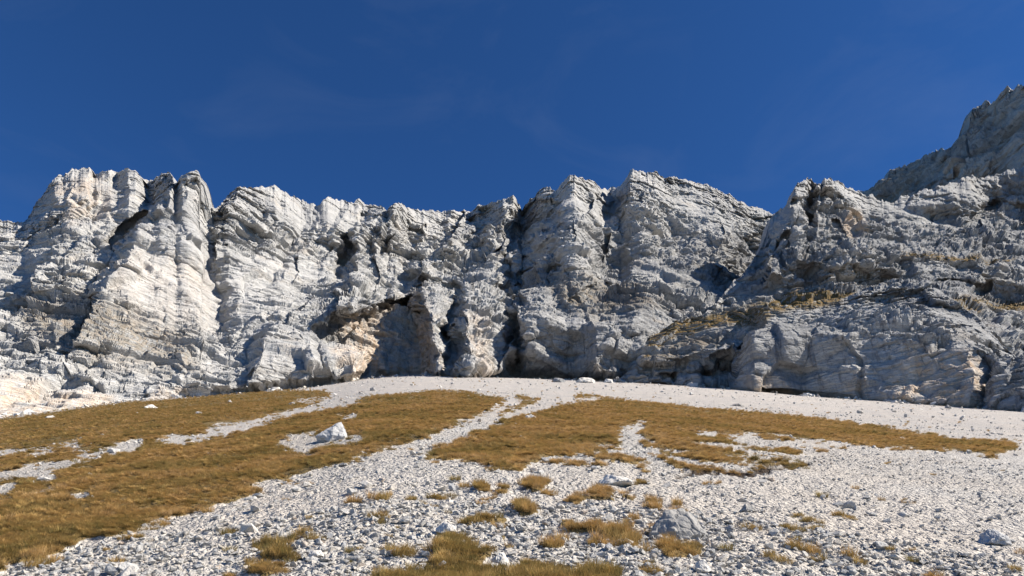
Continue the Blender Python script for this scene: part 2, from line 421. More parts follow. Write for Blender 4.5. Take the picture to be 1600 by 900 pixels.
    for ax in (0, 1):
        cs = np.cumsum(np.pad(nrm, [(5, 4) if a == ax else (0, 0) for a in range(3)], mode='edge'), axis=ax)
        nrm = (np.take(cs, range(9, cs.shape[ax]), ax) - np.take(cs, range(0, cs.shape[ax] - 9), ax)) / 9
    nrm = nrm * 0.85 + np.array([0.0, -0.3, 0.08]); nrm /= np.linalg.norm(nrm, axis=-1, keepdims=True)
    # near the crest the rock moves along the line of sight, so that the skyline keeps its shape
    vd = np.stack([X, Yw, Z], -1); vd = -vd / np.linalg.norm(vd, axis=-1, keepdims=True)
    kv = ((1 - keep) * sstep(0.7, 0.99, t))[..., None]
    nrm = nrm * (1 - kv) + vd * kv
    # bedding
    Q = size
    rug = np.clip(0.8 + 0.9 * fbm(X / 35, Yw / 35, Z / 35, 2, 201 + seed), 0.3, 1.6) * rough
    for poly, f in smooth_zones:
        rug = rug * (1 + (f - 1) * sstep(-12, 12, poly_sd(qx, qy, poly)))
    hb = Z + tilt * X + 2.4 * fbm(X / 60, Yw / 60, Z / 90, 2, 211 + seed) + 0.35 * fbm(X / 8, Yw / 8, Z / 14, 2, 215 + seed)
    disp = np.zeros_like(X); Yn = 0.25 * Yw
    fault = np.zeros_like(X)
    for S, A, s in ((18.0 * Q, 3.2 * Q, 1), (6.5 * Q, 1.9 * Q, 2), (2.8 * Q, 0.85 * Q, 3), (1.25 * Q, 0.38 * Q, 4)):
        gxw = 0.2 * S * perlin(X / S, Yn / S, Z / S, 400 + s + seed)
        f1, f2, val, cid = facets((X + gxw) / S, (Yw * 0.5 if s == 1 else Yn) / S, (hb + gxw * 0.5) / S * (1.1 if s < 3 else 1.45), 410 + s + seed, s > 1)
        crack = np.exp(-((f2 - f1) / 0.06) ** 2)
        if s < 3: val = blur(val, 2 if s == 1 else 1)
        disp += block * (rug if s > 1 else 0.5 + 0.5 * rug) * A * (val - 0.16 * crack)
        if s < 3: fault += (cid - 0.5) * (2.6 if s == 1 else 1.3)
    hb = hb + fault
    for T, A, s in ((9.0 * Q, 1.4 * Q, 1), (3.6 * Q, 0.95 * Q, 2), (1.55 * Q, 0.45 * Q, 3)):
        u = hb / T + 0.5 * perlin(hb / (T * 3.1), 0 * hb + s * 3.3, 0 * hb, 240 + s + seed)
        k = np.floor(u); f = u - k
        up = sstep(0.92, 1.0, f)
        r = (rnd1(k, 300 + s + seed) - 0.5) * (1 - up) + (rnd1(k + 1, 300 + s + seed) - 0.5) * up
        lat = perlin(X / (T * 5) + k * 7.7, Yn / (T * 6), k * 3.1, 250 + s + seed) * (1 - up) + perlin(X / (T * 5) + (k + 1) * 7.7, Yn / (T * 6), (k + 1) * 3.1, 250 + s + seed) * up
        pres = np.clip(0.65 + 1.2 * perlin(X / (T * 2.6) + 9, Yn / (T * 4), Z / (T * 2), 260 + s + seed), 0, 1.3)
        edge = np.exp(-((f - 0.90) / 0.055) ** 2) * 1.6
        lean = (0.5 - f) * 0.7 * (1 - up) + 0.35 * up      # each bed sets back a little upwards
        disp += bed * rug * A * pres * (0.6 * r + 0.9 * lat + lean - 0.6 * edge)
    disp += rough * 0.10 * Q * fbm(X / 1.6, Yn / 1.6, Z / 1.3, 3, 431 + seed) + 0.3 * fbm(X / 9, Yn / 9, Z / 6, 3, 441 + seed)
    disp *= sstep(-0.04, 0.0, t)
    X = X + nrm[..., 0] * disp; Yw = Yw + nrm[..., 1] * disp; Z = Z + nrm[..., 2] * disp
    # colour masks: ochre fresh rock, water streaks / lichen / painted shade, ledge grass
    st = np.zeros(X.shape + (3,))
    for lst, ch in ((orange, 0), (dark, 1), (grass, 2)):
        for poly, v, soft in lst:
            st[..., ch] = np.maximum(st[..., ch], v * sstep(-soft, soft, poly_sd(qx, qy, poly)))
    # over the crest and down the far side
    nb = 26
    kb = np.linspace(0, 1, nb + 1)[1:, None]
    back = 55 * kb ** 1.4
    Xb = X[-1][None] * (1 + 0.0 * kb); Yb = Yw[-1][None] + back
    Zb = Z[-1][None] + 0.10 * back - 70 * np.clip(kb - 0.25, 0, 1) ** 1.5
    amp = np.clip(kb * 6, 0, 1)
    nn = fbm(Xb / 6, Yb / 6, Zb / 6, 3, 451 + seed)
    Zb = Zb - amp * 1.0 * np.abs(nn)
    Yb = Yb + amp * 0.6 * nn
    X = np.concatenate([X, Xb]); Yw = np.concatenate([Yw, Yb]); Z = np.concatenate([Z, Zb])
    st = np.concatenate([st, np.zeros((nb, X.shape[1], 3))])
    o = grid_mesh(name, X, Yw, Z, {'stain_shade': st}, M_CLIFF)
    tag(o, label, kind='structure')
    return o

SKY_MAIN = [(-90, 352, 200), (0, 348, 205), (38, 346, 205), (45, 335, 206), (60, 312, 208), (80, 290, 209), (86, 276, 209), (94, 271, 210), (100, 274, 210), (110, 263, 210),
 (128, 260, 211), (141, 262, 212), (146, 270, 214), (158, 267, 216), (172, 264, 215), (183, 268, 217), (190, 266, 216), (201, 262, 215), (212, 268, 216), (222, 277, 219), (232, 281, 224),
 (240, 280, 226), (247, 273, 222), (252, 269, 221), (262, 268, 221), (270, 276, 222), (274, 284, 225), (278, 282, 222), (284, 273, 219), (293, 269, 218), (309, 270, 219), (314, 279, 221), (314, 290, 224), (307, 308, 223),
 (318, 315, 225), (328, 326, 229), (338, 325, 234), (348, 318, 240), (358, 300, 243), (372, 292, 247), (400, 293, 250), (430, 291, 255), (450, 300, 262), (470, 312, 268), (485, 318, 272),
 (497, 320, 276), (508, 312, 277), (512, 309, 278), (530, 312, 284), (545, 316, 288), (560, 313, 290), (575, 318, 296), (597, 321, 300), (605, 330, 305), (611, 322, 302), (618, 316, 302), (628, 321, 306), (635, 326, 310),
 (655, 327, 316), (670, 331, 322), (700, 330, 328), (735, 327, 330), (745, 322, 326), (775, 316, 322), (790, 310, 316), (802, 304, 312), (808, 310, 314), (812, 318, 322), (815, 327, 328), (828, 312, 322), (838, 303, 318),
 (850, 296, 316), (872, 294, 314), (882, 282, 310), (890, 277, 306), (898, 274, 304), (912, 278, 306), (930, 286, 312), (948, 297, 322), (955, 292, 324), (970, 293, 322), (978, 280, 318), (985, 268, 315), (1000, 265, 314),
 (1025, 268, 316), (1038, 276, 318), (1050, 280, 320), (1080, 282, 324), (1105, 288, 328), (1120, 296, 330), (1150, 310, 335), (1170, 322, 338), (1198, 331, 342), (1250, 352, 345), (1300, 380, 340)]
BASE_MAIN = [(-90, 664, 118), (0, 652, 124), (100, 640, 134), (200, 627, 144), (300, 621, 154), (360, 616, 160), (430, 611, 168), (500, 604, 176), (560, 592, 186), (640, 586, 196), (720, 588, 197),
 (800, 590, 196), (900, 595, 193), (1000, 599, 190), (1150, 606, 190), (1300, 600, 195)]
# (path, height towards the viewer in metres, width left px, width right px, sharpness)
RIDGES_MAIN = [
 ([(296, 268), (265, 315), (236, 338), (232, 356), (205, 385), (178, 425), (160, 460)], 13, 18, 130, 1.0),
 ([(331, 345), (333, 380), (335, 430), (352, 500)], -5, 40, 26, 1.2),
 ([(180, 272), (168, 300), (136, 335), (108, 362), (60, 372)], -4.5, 14, 26, 1.0),
 ([(238, 282), (232, 322)], -4.5, 10, 12, 1.0), ([(273, 286), (254, 318)], -4.5, 12, 10, 1.0),
 ([(145, 268), (135, 310), (95, 350)], -3, 8, 10, 1.0),
 ([(372, 292), (352, 330), (344, 370)], 6, 10, 60, 1.0),
 ([(470, 312), (465, 350), (450, 400), (420, 440)], -4, 18, 10, 1.0),
 ([(440, 300), (425, 345), (400, 390)], -3, 12, 10, 1.0),
 ([(497, 318), (484, 360), (470, 400)], 5, 9, 45, 1.0),
 ([(599, 322), (586, 346), (564, 378), (552, 410), (540, 446)], 17, 22, 60, 0.9),
 ([(545, 318), (528, 350), (512, 385)], 6, 10, 40, 1.0),
 ([(618, 316), (604, 346), (598, 382), (592, 410)], 9, 12, 40, 1.0),
 ([(657, 328), (664, 360), (666, 396)], 8, 16, 40, 1.0),
 ([(700, 330), (706, 360), (700, 385)], 6, 10, 36, 1.0),
 ([(690, 392), (664, 430), (668, 470), (676, 520), (687, 584)], 22, 26, 120, 0.9),
 ([(640, 400), (618, 430), (575, 462), (520, 486)], 6, 60, 50, 1.2),
 ([(768, 408), (742, 448), (736, 500), (728, 535), (718, 586)], 13, 24, 70, 0.9),
 ([(700, 455), (708, 500), (704, 560)], -9, 20, 24, 0.9),
 ([(786, 400), (794, 440), (801, 508), (808, 545), (802, 588)], -15, 22, 14, 0.9),
 ([(802, 304), (788, 330), (776, 356), (768, 376)], 13, 24, 36, 1.0),
 ([(740, 335), (750, 380), (770, 410)], -8, 30, 40, 1.0),
 ([(816, 326), (822, 350), (812, 376)], -11, 26, 26, 0.9),
 ([(897, 274), (888, 310), (884, 345), (876, 372)], 17, 40, 80, 0.9),
 ([(952, 296), (964, 325), (972, 352)], -12, 14, 22, 0.9),
 ([(990, 267), (982, 300), (978, 330), (962, 366)], 10, 12, 70, 0.9),
 ([(905, 345), (872, 372), (848, 398), (836, 432), (828, 476), (815, 500)], 18, 40, 90, 0.9),
 ([(905, 395), (914, 455), (935, 520), (942, 566)], 10, 40, 60, 1.0),
 ([(1130, 380), (1090, 400), (1050, 440), (1010, 490), (985, 540)], 11, 60, 60, 1.0),
 ([(1010, 340), (1000, 390), (975, 440)], 8, 30, 60, 1.0),
 ([(1130, 376), (1128, 410)], 9, 16, 40, 1.0),
 ([(1175, 340), (1172, 390), (1165, 440)], -10, 50, 60, 1.0),
 ([(440, 500), (412, 520), (400, 560)], 8, 18, 60, 0.9),
 ([(495, 520), (490, 545), (500, 575)], 4, 60, 14, 0.9),
 ([(545, 548), (556, 560), (572, 590)], 8, 40, 12, 0.7),
]
CAVE = [(500, 520), (508, 494), (545, 486), (590, 478), (630, 462), (662, 442), (670, 490), (676, 530), (686, 600), (574, 600), (570, 558), (530, 548)]
def prof_main(t, px):
    low = sstep(0, 1, np.clip((px - 250) / 300, 0, 1))
    return (1 - low) * (0.55 * t ** 0.7 + 0.45 * t) + low * (0.62 * t ** 1.3 + 0.38 * sstep(0.30, 0.72, t))
rock_sheet('mountain_cliff', 'pale limestone mountain wall with towers and gullies closing off the slope', -90, 1300, SKY_MAIN, BASE_MAIN, 1400, 440,
  RIDGES_MAIN, [(CAVE, 19, 14), ([(150, 388), (190, 352), (230, 330), (237, 352), (205, 386), (165, 402)], 9, 5), ([(508, 446), (515, 396), (545, 366), (558, 374), (549, 410), (541, 448)], 8, 5),
   ([(598, 402), (604, 376), (622, 368), (619, 398)], 7, 4), ([(638, 390), (642, 358), (664, 350), (660, 390)], 7, 4), ([(702, 514), (706, 458), (736, 452), (736, 506)], 9, 5), ([(694, 580), (698, 516), (722, 508), (720, 576)], 8, 5),
   ([(736, 376), (738, 334), (778, 322), (768, 374)], 8, 5), ([(806, 376), (812, 332), (850, 310), (886, 312), (878, 352), (840, 374)], 8, 6), ([(1138, 418), (1150, 386), (1204, 345), (1202, 404), (1180, 418)], 9, 6),
   ([(804, 600), (806, 522), (872, 508), (938, 534), (930, 600)], 4, 14), ([(798, 494), (800, 424), (832, 398), (840, 440), (822, 482)], 9, 5), ([(880, 470), (940, 440), (990, 452), (960, 480)], 5, 5), ([(945, 560), (985, 520), (1010, 530), (990, 600), (950, 600)], 4, 12),
   ([(560, 330), (588, 326), (574, 356), (556, 362)], 5, 6),
 ([(30, 618), (60, 600), (120, 605), (128, 618), (95, 628)], 2.0, 8)], prof_main, bed=1.0, block=0.9, seed=0, smooth_zones=[(CAVE, 0.85), ([(-90, 700), (-90, 596), (60, 594), (150, 600), (190, 612), (230, 660)], 0.35), ([(60, 300), (130, 255), (220, 262), (330, 270), (330, 480), (220, 480), (200, 380), (100, 350)], 0.75)],
  orange=[([(-80, 690), (-80, 600), (60, 598), (140, 600), (180, 615), (200, 650)], 0.7, 10), ([(250, 600), (300, 598), (300, 640), (240, 640)], 0.4, 8),
          ([(540, 500), (600, 490), (660, 460), (690, 600), (560, 600)], 0.85, 20), ([(735, 500), (760, 495), (770, 575), (735, 575)], 0.5, 12), ([(150, 380), (330, 400), (345, 520), (200, 510)], 0.18, 20),
          ([(70, 300), (150, 265), (170, 340), (110, 360)], 0.45, 20), ([(520, 545), (572, 545), (575, 575), (540, 575)], 0.6, 6)],
  dark=[(CAVE, 0.75, 10), ([(640, 430), (670, 425), (676, 560), (640, 560)], 0.8, 10), ([(800, 420), (1000, 400), (1200, 350), (1250, 620), (800, 620)], 0.75, 60), ([(360, 560), (520, 560), (520, 620), (330, 625)], 0.4, 15)],  # streaks; the centre-right polygon is lichen grey plus painted half shade
  grass=[([(30, 480), (180, 470), (300, 520), (310, 580), (140, 560), (40, 520)], 0.5, 25), ([(860, 440), (1000, 450), (1040, 480), (960, 500), (880, 480)], 0.45, 15), ([(480, 604), (380, 615), (380, 606), (470, 596)], 0.8, 4)])

# ridge on the right, in front of the main wall
SKY_RIDGE = [(1090, 500, 205), (1120, 470, 212), (1150, 438, 222), (1182, 402, 234), (1196, 372, 240), (1203, 342, 244), (1212, 329, 246), (1226, 327, 247), (1236, 316, 248), (1240, 300, 248), (1246, 286, 248), (1262, 281, 249), (1275, 288, 253), (1283, 289, 255),
 (1289, 282, 252), (1296, 281, 252), (1310, 286, 254), (1326, 294, 258), (1345, 305, 262), (1370, 312, 266), (1400, 312, 272), (1430, 303, 276), (1470, 291, 280), (1500, 283, 282), (1516, 277, 283), (1535, 279, 286), (1560, 270, 290), (1600, 261, 292), (1690, 240, 295)]
BASE_RIDGE = [(1090, 530, 196), (1200, 512, 189), (1300, 492, 183), (1400, 480, 178), (1460, 482, 174), (1520, 500, 168), (1600, 570, 158), (1690, 600, 150)]
rock_sheet('rocky_ridge', 'blocky grey ridge rising to the right above the grass ledge', 1090, 1690, SKY_RIDGE, BASE_RIDGE, 640, 270,
  [([(1246, 284), (1240, 320), (1222, 360), (1204, 400)], 12, 20, 50, 0.9), ([(1290, 281), (1284, 320), (1272, 360)], 7, 14, 40, 0.9), ([(1330, 318), (1318, 345), (1322, 366)], 6, 26, 20, 0.8),
   ([(1275, 288), (1262, 330), (1255, 370)], -7, 12, 16, 1.0), ([(1480, 300), (1420, 330), (1370, 370), (1300, 420)], 8, 40, 60, 1.0),
   ([(1600, 300), (1540, 330), (1470, 340)], -8, 30, 30, 1.0), ([(1440, 360), (1400, 400), (1380, 440)], 6, 30, 60, 1.0), ([(1560, 420), (1480, 450), (1420, 440)], 7, 30, 30, 1.0)],
  [([(1236, 345), (1242, 300), (1276, 294), (1262, 345)], 5, 4), ([(1200, 412), (1205, 372), (1240, 338), (1240, 372), (1220, 412)], 7, 5), ([(1500, 352), (1520, 322), (1610, 308), (1610, 366)], 8, 6), ([(1440, 456), (1450, 436), (1560, 438), (1530, 464)], 6, 5), ([(1290, 372), (1310, 330), (1322, 340), (1316, 372)], 5, 4)],
  prof=lambda t, px: 0.35 * t + 0.4 * sstep(0.0, 0.25, t) + 0.25 * sstep(0.45, 0.8, t), bed=0.95, block=1.0, tilt=-0.12, seed=1000, big=0.9, jagged=1.3,
  orange=[([(1315, 330), (1345, 325), (1350, 360), (1320, 362)], 0.8, 6)], dark=[([(1150, 420), (1300, 340), (1600, 280), (1700, 250), (1700, 620), (1150, 560)], 0.85, 40)],  # whole ridge darkened: lichen grey and some shade put into the colour
  grass=[([(1000, 540), (1050, 500), (1100, 485), (1170, 474), (1240, 460), (1330, 452), (1345, 464), (1260, 480), (1180, 492), (1100, 505), (1040, 530)], 1.0, 5),
         ([(1410, 392), (1480, 390), (1560, 396), (1600, 398), (1600, 408), (1480, 406), (1415, 404)], 1.0, 4), ([(1490, 462), (1620, 466), (1620, 482), (1540, 486), (1500, 476)], 1.0, 4), ([(1320, 415), (1370, 420), (1365, 445), (1325, 440)], 0.7, 8)])

# bulging lower wall on the right
SKY_LOW = [(950, 606, 186), (975, 585, 187), (990, 556, 188), (1004, 534, 190), (1050, 505, 191), (1100, 492, 190), (1170, 482, 188), (1200, 480, 184), (1250, 474, 181), (1300, 466, 179), (1350, 455, 177), (1400, 449, 175), (1440, 448, 172), (1480, 464, 168), (1520, 490, 162), (1550, 518, 158), (1575, 548, 154), (1600, 566, 150), (1690, 610, 140)]
BASE_LOW = [(950, 600, 182), (1000, 601, 181), (1080, 604, 178), (1150, 609, 172), (1180, 612, 160), (1250, 618, 155), (1350, 626, 147), (1450, 634, 138), (1600, 641, 124), (1690, 650, 116)]
WALLF = [(1175, 540), (1300, 540), (1420, 540), (1520, 520), (1560, 560), (1560, 640), (1175, 640)]
rock_sheet('rock_buttress', 'bulging grey rock wall with tan streaks right of the slope', 950, 1690, SKY_LOW, BASE_LOW, 760, 230,
  [([(1202, 484), (1186, 512), (1172, 565), (1173, 606)], 11, 16, 90, 0.9), ([(1326, 538), (1354, 566), (1358, 624)], -1.3, 6, 5, 1.0), ([(1540, 560), (1555, 590), (1545, 640)], -7, 24, 18, 1.0),
   ([(1005, 556), (1080, 545), (1150, 540)], 5, 14, 16, 0.7), ([(1120, 580), (1105, 610)], 4, 20, 30, 1.0)],
  [([(1030, 575), (1100, 566), (1165, 560), (1165, 584), (1040, 584)], 5, 6), ([(1096, 615), (1094, 560), (1166, 528), (1168, 615)], 6, 8)],
  prof=lambda t, px: 0.35 * t ** 1.2 + 0.65 * sstep(0.55, 1.0, t) , bed=0.8, block=1.0, tilt=-0.05, seed=2000, big=0.55, tiers=0.5, jagged=0.8,
  smooth_zones=[(WALLF, 0.28)],
  orange=[([(1420, 545), (1440, 540), (1520, 545), (1560, 640), (1380, 640), (1400, 600)], 0.95, 14), ([(1180, 585), (1240, 590), (1250, 625), (1180, 620)], 0.6, 10), ([(1330, 600), (1360, 600), (1370, 640), (1330, 640)], 0.6, 8)],
  dark=[([(1170, 480), (1440, 440), (1700, 560), (1700, 660), (1180, 640)], 0.75, 20), ([(1000, 540), (1170, 500), (1170, 600), (1000, 600)], 0.7, 15)],  # lichen-grey wall, its dimness partly painted as darker colour
  grass=[([(1000, 560), (1004, 530), (1050, 500), (1110, 486), (1200, 474), (1330, 450), (1330, 470), (1230, 488), (1100, 505), (1040, 530)], 1.0, 5), ([(1000, 560), (1060, 520), (1150, 510), (1100, 540), (1040, 560)], 0.5, 8)])

# far ridge, top right
SKY_FAR = [(1310, 330, 470), (1330, 308, 460), (1345, 297, 452), (1357, 296, 446), (1372, 290, 440), (1385, 278, 434), (1400, 265, 428), (1420, 253, 418), (1440, 245, 410), (1460, 237, 402), (1485, 228, 390), (1492, 224, 384), (1500, 210, 378), (1512, 195, 370), (1514, 178, 366), (1530, 170, 358), (1542, 161, 352), (1560, 155, 344), (1575, 143, 336), (1590, 135, 328), (1610, 127, 318), (1690, 95, 285)]
BASE_FAR = [(1310, 360, 460), (1400, 345, 416), (1500, 320, 368), (1600, 300, 312), (1690, 290, 270)]
rock_sheet('far_ridge', 'shadowed steep rock ridge behind, at the top right corner', 1310, 1690, SKY_FAR, BASE_FAR, 360, 190,
  [([(1493, 222), (1488, 260), (1470, 300)], 14, 18, 70, 0.9), ([(1385, 280), (1400, 300), (1380, 320)], 6, 30, 30, 1.0)],
  prof=lambda t, px: t, bed=1.0, block=1.5, tilt=0.35, seed=3000, big=1.4, size=0.95, jagged=2.0, keep=0.9, tiers=0.3,
  dark=[([(1300, 340), (1345, 290), (1520, 160), (1700, 80), (1700, 330)], 0.35, 10)], grass=[([(1340, 320), (1360, 290), (1460, 240), (1480, 250), (1400, 320)], 0.35, 12)])  # dark: ridge in shade, some of that shade painted into its colour

# ------------------------------------------------------------------ the slope
BASE_LINE = [(-90, 664, 118), (0, 652, 124), (100, 640, 134), (200, 627, 144), (300, 621, 154), (360, 616, 160), (430, 611, 168), (500, 604, 176), (560, 592, 186), (640, 586, 196), (720, 587, 197),
 (800, 590, 196), (900, 594, 193), (1000, 598, 183), (1080, 602, 178), (1150, 608, 174), (1180, 611, 160), (1250, 618, 155), (1350, 626, 147), (1450, 633, 138), (1600, 641, 124), (1690, 650, 116)]
_th, _a, _R = [], [], []
for (bx_, by_, bY_) in BASE_LINE:
    X_, Y_, Z_ = at_depth(bx_, by_, bY_)
    r_ = math.hypot(X_, Y_); _th.append(math.atan2(X_, Y_)); _R.append(r_); _a.append((Z_ + EYE) / r_)
_tht = np.radians(np.linspace(-180, 180, 1441))
_key_t = [-math.pi, -2.2, -1.57, -1.1] + _th + [1.1, 1.57, 2.2, math.pi]
_key_a = [-0.40, -0.26, -0.03, 0.16] + _a + [0.17, -0.02, -0.25, -0.40]
_at = np.interp(_tht, _key_t, _key_a)
_k = np.exp(-(np.arange(-24, 25) / 8.0) ** 2); _k /= _k.sum()
_ats = np.convolve(np.concatenate([_at[-25:-1], _at, _at[1:25]]), _k, 'valid')
_Rt = np.interp(_tht, _th, _R)
def slope_z(x, y, detail=True):
    x = np.asarray(x, float); y = np.asarray(y, float)
    r = np.hypot(x, y); th = np.arctan2(x, y)
    a = np.interp(th, _tht, _ats); R = np.interp(th, _tht, _Rt)
    over = np.clip(r - R - 25, 0, None)
    z = -EYE + a * r - a * over * 0.9
    if detail:
        k = sstep(2.0, 9.0, r)
        z = z + k * (0.10 * fbm(x / 5, y / 5, 0 * x, 3, 501) + 0.30 * perlin(x / 26, y / 26, 0 * x, 507) * sstep(15, 60, r)) + 0.03 * fbm(x / 0.9, y / 0.9, 0 * x, 3, 511)
    return z
def on_slope(px, py):
    """pixel -> point on the slope, found along the ray"""
    dx, dy, dz = [float(v) for v in ray(px, py)]
    hr = math.hypot(dx, dy); dx, dy, dz = dx / hr, dy / hr, dz / hr
    rr = np.geomspace(1.5, 260, 4000)
    d = dz * rr - slope_z(dx * rr, dy * rr)
    i = np.argmax(d < 0) if (d < 0).any() else len(rr) - 1
    r = rr[i]
    return Vector((dx * r, dy * r, float(slope_z(dx * r, dy * r))))

TURF = [
 [(-250, 700), (-100, 670), (0, 654), (100, 641), (200, 628), (300, 622), (360, 617), (430, 612), (480, 610), (513, 613), (516, 622), (505, 632), (480, 642), (515, 637), (562, 626), (604, 620), (647, 617), (679, 612), (729, 615), (764, 621), (787, 624), (784, 633), (750, 648), (707, 665),
  (679, 680), (647, 690), (604, 704), (562, 711), (537, 721), (516, 731), (465, 748), (399, 760), (403, 769), (379, 778), (300, 797), (222, 815), (220, 827), (151, 846), (96, 858), (107, 866), (41, 890), (0, 897), (-120, 925), (-400, 960)],
 [(900, 617), (921, 615), (950, 620), (980, 623), (1003, 626), (1088, 636), (1174, 642), (1251, 648), (1329, 659), (1398, 671), (1460, 679), (1480, 687), (1530, 690), (1596, 692), (1590, 703), (1553, 716), (1511, 708), (1495, 704), (1422, 702), (1367, 700), (1313, 704), (1251, 708), (1225, 706),
  (1240, 714), (1267, 723), (1259, 735), (1212, 739), (1150, 744), (1100, 742), (1077, 747), (1054, 752), (1038, 754), (1010, 744), (985, 740), (960, 738), (942, 742), (907, 740), (882, 729), (850, 729), (835, 735), (807, 754), (782, 758), (768, 747), (764, 731), (729, 727), (693, 722), (665, 719),
  (680, 704), (693, 694), (736, 683), (770, 668), (797, 656), (822, 651), (853, 644), (875, 635), (900, 633), (903, 622)],
 [(782, 648), (807, 639), (843, 629), (830, 626), (807, 621), (818, 632), (800, 639)],
 [(580, 905), (610, 893), (650, 876), (675, 868), (688, 850), (712, 842), (735, 852), (760, 852), (764, 864), (750, 880), (800, 890), (850, 888), (900, 897), (960, 912), (950, 960), (560, 960), (560, 912)],
]
BARE = [
 [(-60, 745), (0, 738), (41, 729), (86, 722), (120, 717), (127, 710), (114, 704), (145, 707), (193, 695), (222, 692), (210, 702), (189, 707), (158, 714), (134, 719), (103, 729), (69, 738), (28, 745), (0, 752), (-60, 765)],
 [(-60, 713), (0, 708), (52, 703), (96, 696), (118, 695), (103, 699), (62, 706), (14, 712), (-60, 722)],
 [(244, 690), (265, 684), (296, 686), (320, 678), (327, 670), (362, 666), (396, 661), (427, 652), (461, 645), (510, 629), (530, 610), (575, 618), (545, 634), (482, 644), (434, 656), (386, 672), (344, 681), (317, 688), (279, 692)],
 [(436, 693), (451, 688), (496, 684), (540, 685), (565, 687), (551, 692), (515, 696), (496, 700), (482, 703), (451, 702)],
 [(462, 627), (513, 621), (513, 625), (470, 629)],
 [(1135, 683), (1181, 681), (1228, 687), (1245, 697), (1220, 700), (1174, 697), (1147, 692)], [(1240, 690), (1330, 694), (1330, 699), (1250, 699)],
 [(968, 677), (985, 668), (1007, 664), (996, 681), (1003, 700), (1034, 722), (1050, 735), (1019, 740), (988, 716), (972, 704)], [(1088, 676), (1120, 674), (1118, 680), (1092, 681)],
 [(55, 745), (83, 744), (80, 750), (58, 750)], [(56, 765), (84, 763), (80, 767), (58, 768)], [(104, 773), (140, 771), (130, 776), (108, 776)], [(-10, 769), (18, 767), (14, 772), (-10, 774)], [(530, 653), (552, 650), (552, 655), (534, 656)],
 [(905, 622), (940, 620), (930, 626), (906, 628)],
]
TUFTS = [(788, 771, 42, 9), (838, 767, 22, 10), (900, 784, 17, 9), (960, 768, 60, 17), (960, 804, 36, 8), (822, 795, 40, 12), (793, 838, 36, 16), (752, 816, 26, 10), (860, 850, 20, 8), (800, 822, 30, 8), (890, 826, 46, 10), (940, 828, 30, 8), (855, 758, 14, 5),
 (665, 729, 10, 4), (546, 857, 17, 6), (430, 868, 16, 6), (410, 893, 26, 8), (1075, 860, 30, 9), (905, 800, 20, 6)]
def turf_mask(px, py, x, y):
    n = 8.0 * fbm(x / 1.1, y / 1.1, 0 * x, 4, 601, 0.65) + (4.0 + 7.0 * sstep(14, 8, np.hypot(x, y))) * perlin(x / 0.25, y / 0.25, 0 * x, 611)
    far = np.clip(18.0 / np.maximum(np.hypot(x, y), 1), 0.22, 1.3)
    n = n * far - 1.8 * far
    s = np.full(px.shape, -99.0)
    for p in TURF: s = np.maximum(s, poly_sd(px, py, p))
    for (cx, cy, rx, ry) in TUFTS:
        s = np.maximum(s, (1 - np.hypot((px - cx) / rx, (py - cy) / ry)) * min(rx, ry) * 1.2)
    # worn edge of the right-hand turf breaks up into scree
    worn = sstep(0, 30, poly_sd(px, py, [(860, 700), (960, 660), (1100, 668), (1250, 672), (1420, 690), (1420, 720), (1280, 760), (900, 870), (700, 880), (700, 800), (760, 740)]))
    s = s - worn * 22 * np.clip(ridged(x / 1.3, y / 1.3, 0 * x, 3, 651) - 0.25, 0, 1)
    hole = 11 * (0.60 - ridged(x / 1.7 + 4, y / 3.2, 0 * x, 3, 671)) * far
    s = np.where(worn > 0.01, np.minimum(s, hole + (1 - worn) * 30), s)
    for p in BARE: s = np.minimum(s, -poly_sd(px, py, p) - 3.0)
    return sstep(-1.6, 1.6, s + n), sstep(-9, 9, s * np.clip(far * 1.6, 0.5, 2) ** -0 + n * 1.3)

front = np.radians(np.linspace(-43, 43, 760)); rest = np.radians(np.linspace(43, 317, 90)[1:-1])
TH = np.concatenate([front, rest])[None, :]
RR = np.concatenate([[0.05], np.linspace(0.4, 3.6, 12), np.geomspace(3.8, 250, 440), np.geomspace(262, 420, 10)])[:, None]
GX = RR * np.sin(TH); GY = RR * np.cos(TH)
GZ0 = slope_z(GX, GY, False); GZ = slope_z(GX, GY)
gpx, gpy = to_px(GX, GY, GZ0)
infront = GY * CP + GZ0 * SP > 0.5
mask, soft = [np.where(infront, m_, 0.0) for m_ in turf_mask(np.where(infront, gpx, -9999), np.where(infront, gpy, 9999), GX, GY)]
rgrid = np.hypot(GX, GY)
EARTH = [[(1054, 748), (1100, 741), (1160, 742), (1212, 737), (1262, 729), (1266, 736), (1215, 743), (1190, 748), (1150, 751), (1100, 746), (1056, 755)]]
earth = np.zeros_like(mask)
for e_ in EARTH: earth = np.maximum(earth, np.where(infront, sstep(-2, 2, poly_sd(np.where(infront, gpx, -9999), np.where(infront, gpy + 9, 9999), e_) + 4 * fbm(GX / 0.4, GY / 0.4, 0 * GX, 3, 661)), 0))
fine = sstep(18, 45, rgrid + 6 * fbm(GX / 9, GY / 9, 0 * GX, 3, 621))
GZ = GZ + mask * (0.035 + 0.035 * fbm(GX / 0.7, GY / 0.7, 0 * GX, 3, 631)) - (1 - mask) * 0.02 - 0.06 * earth + (1 - mask) * 0.035 * fbm(GX / 0.22, GY / 0.22, 0 * GX, 2, 641) * sstep(60, 20, rgrid)
ground = grid_mesh('scree_slope', GX, GY, GZ, {'cover': np.stack([mask, fine, earth], -1)}, M_GROUND, wrap=True)
tag(ground, 'pale scree slope with patches of dry brown turf below the cliffs', kind='structure')
TG = np.concatenate([front])      # for reading the mask back
LR = np.log(RR[13:453, 0])
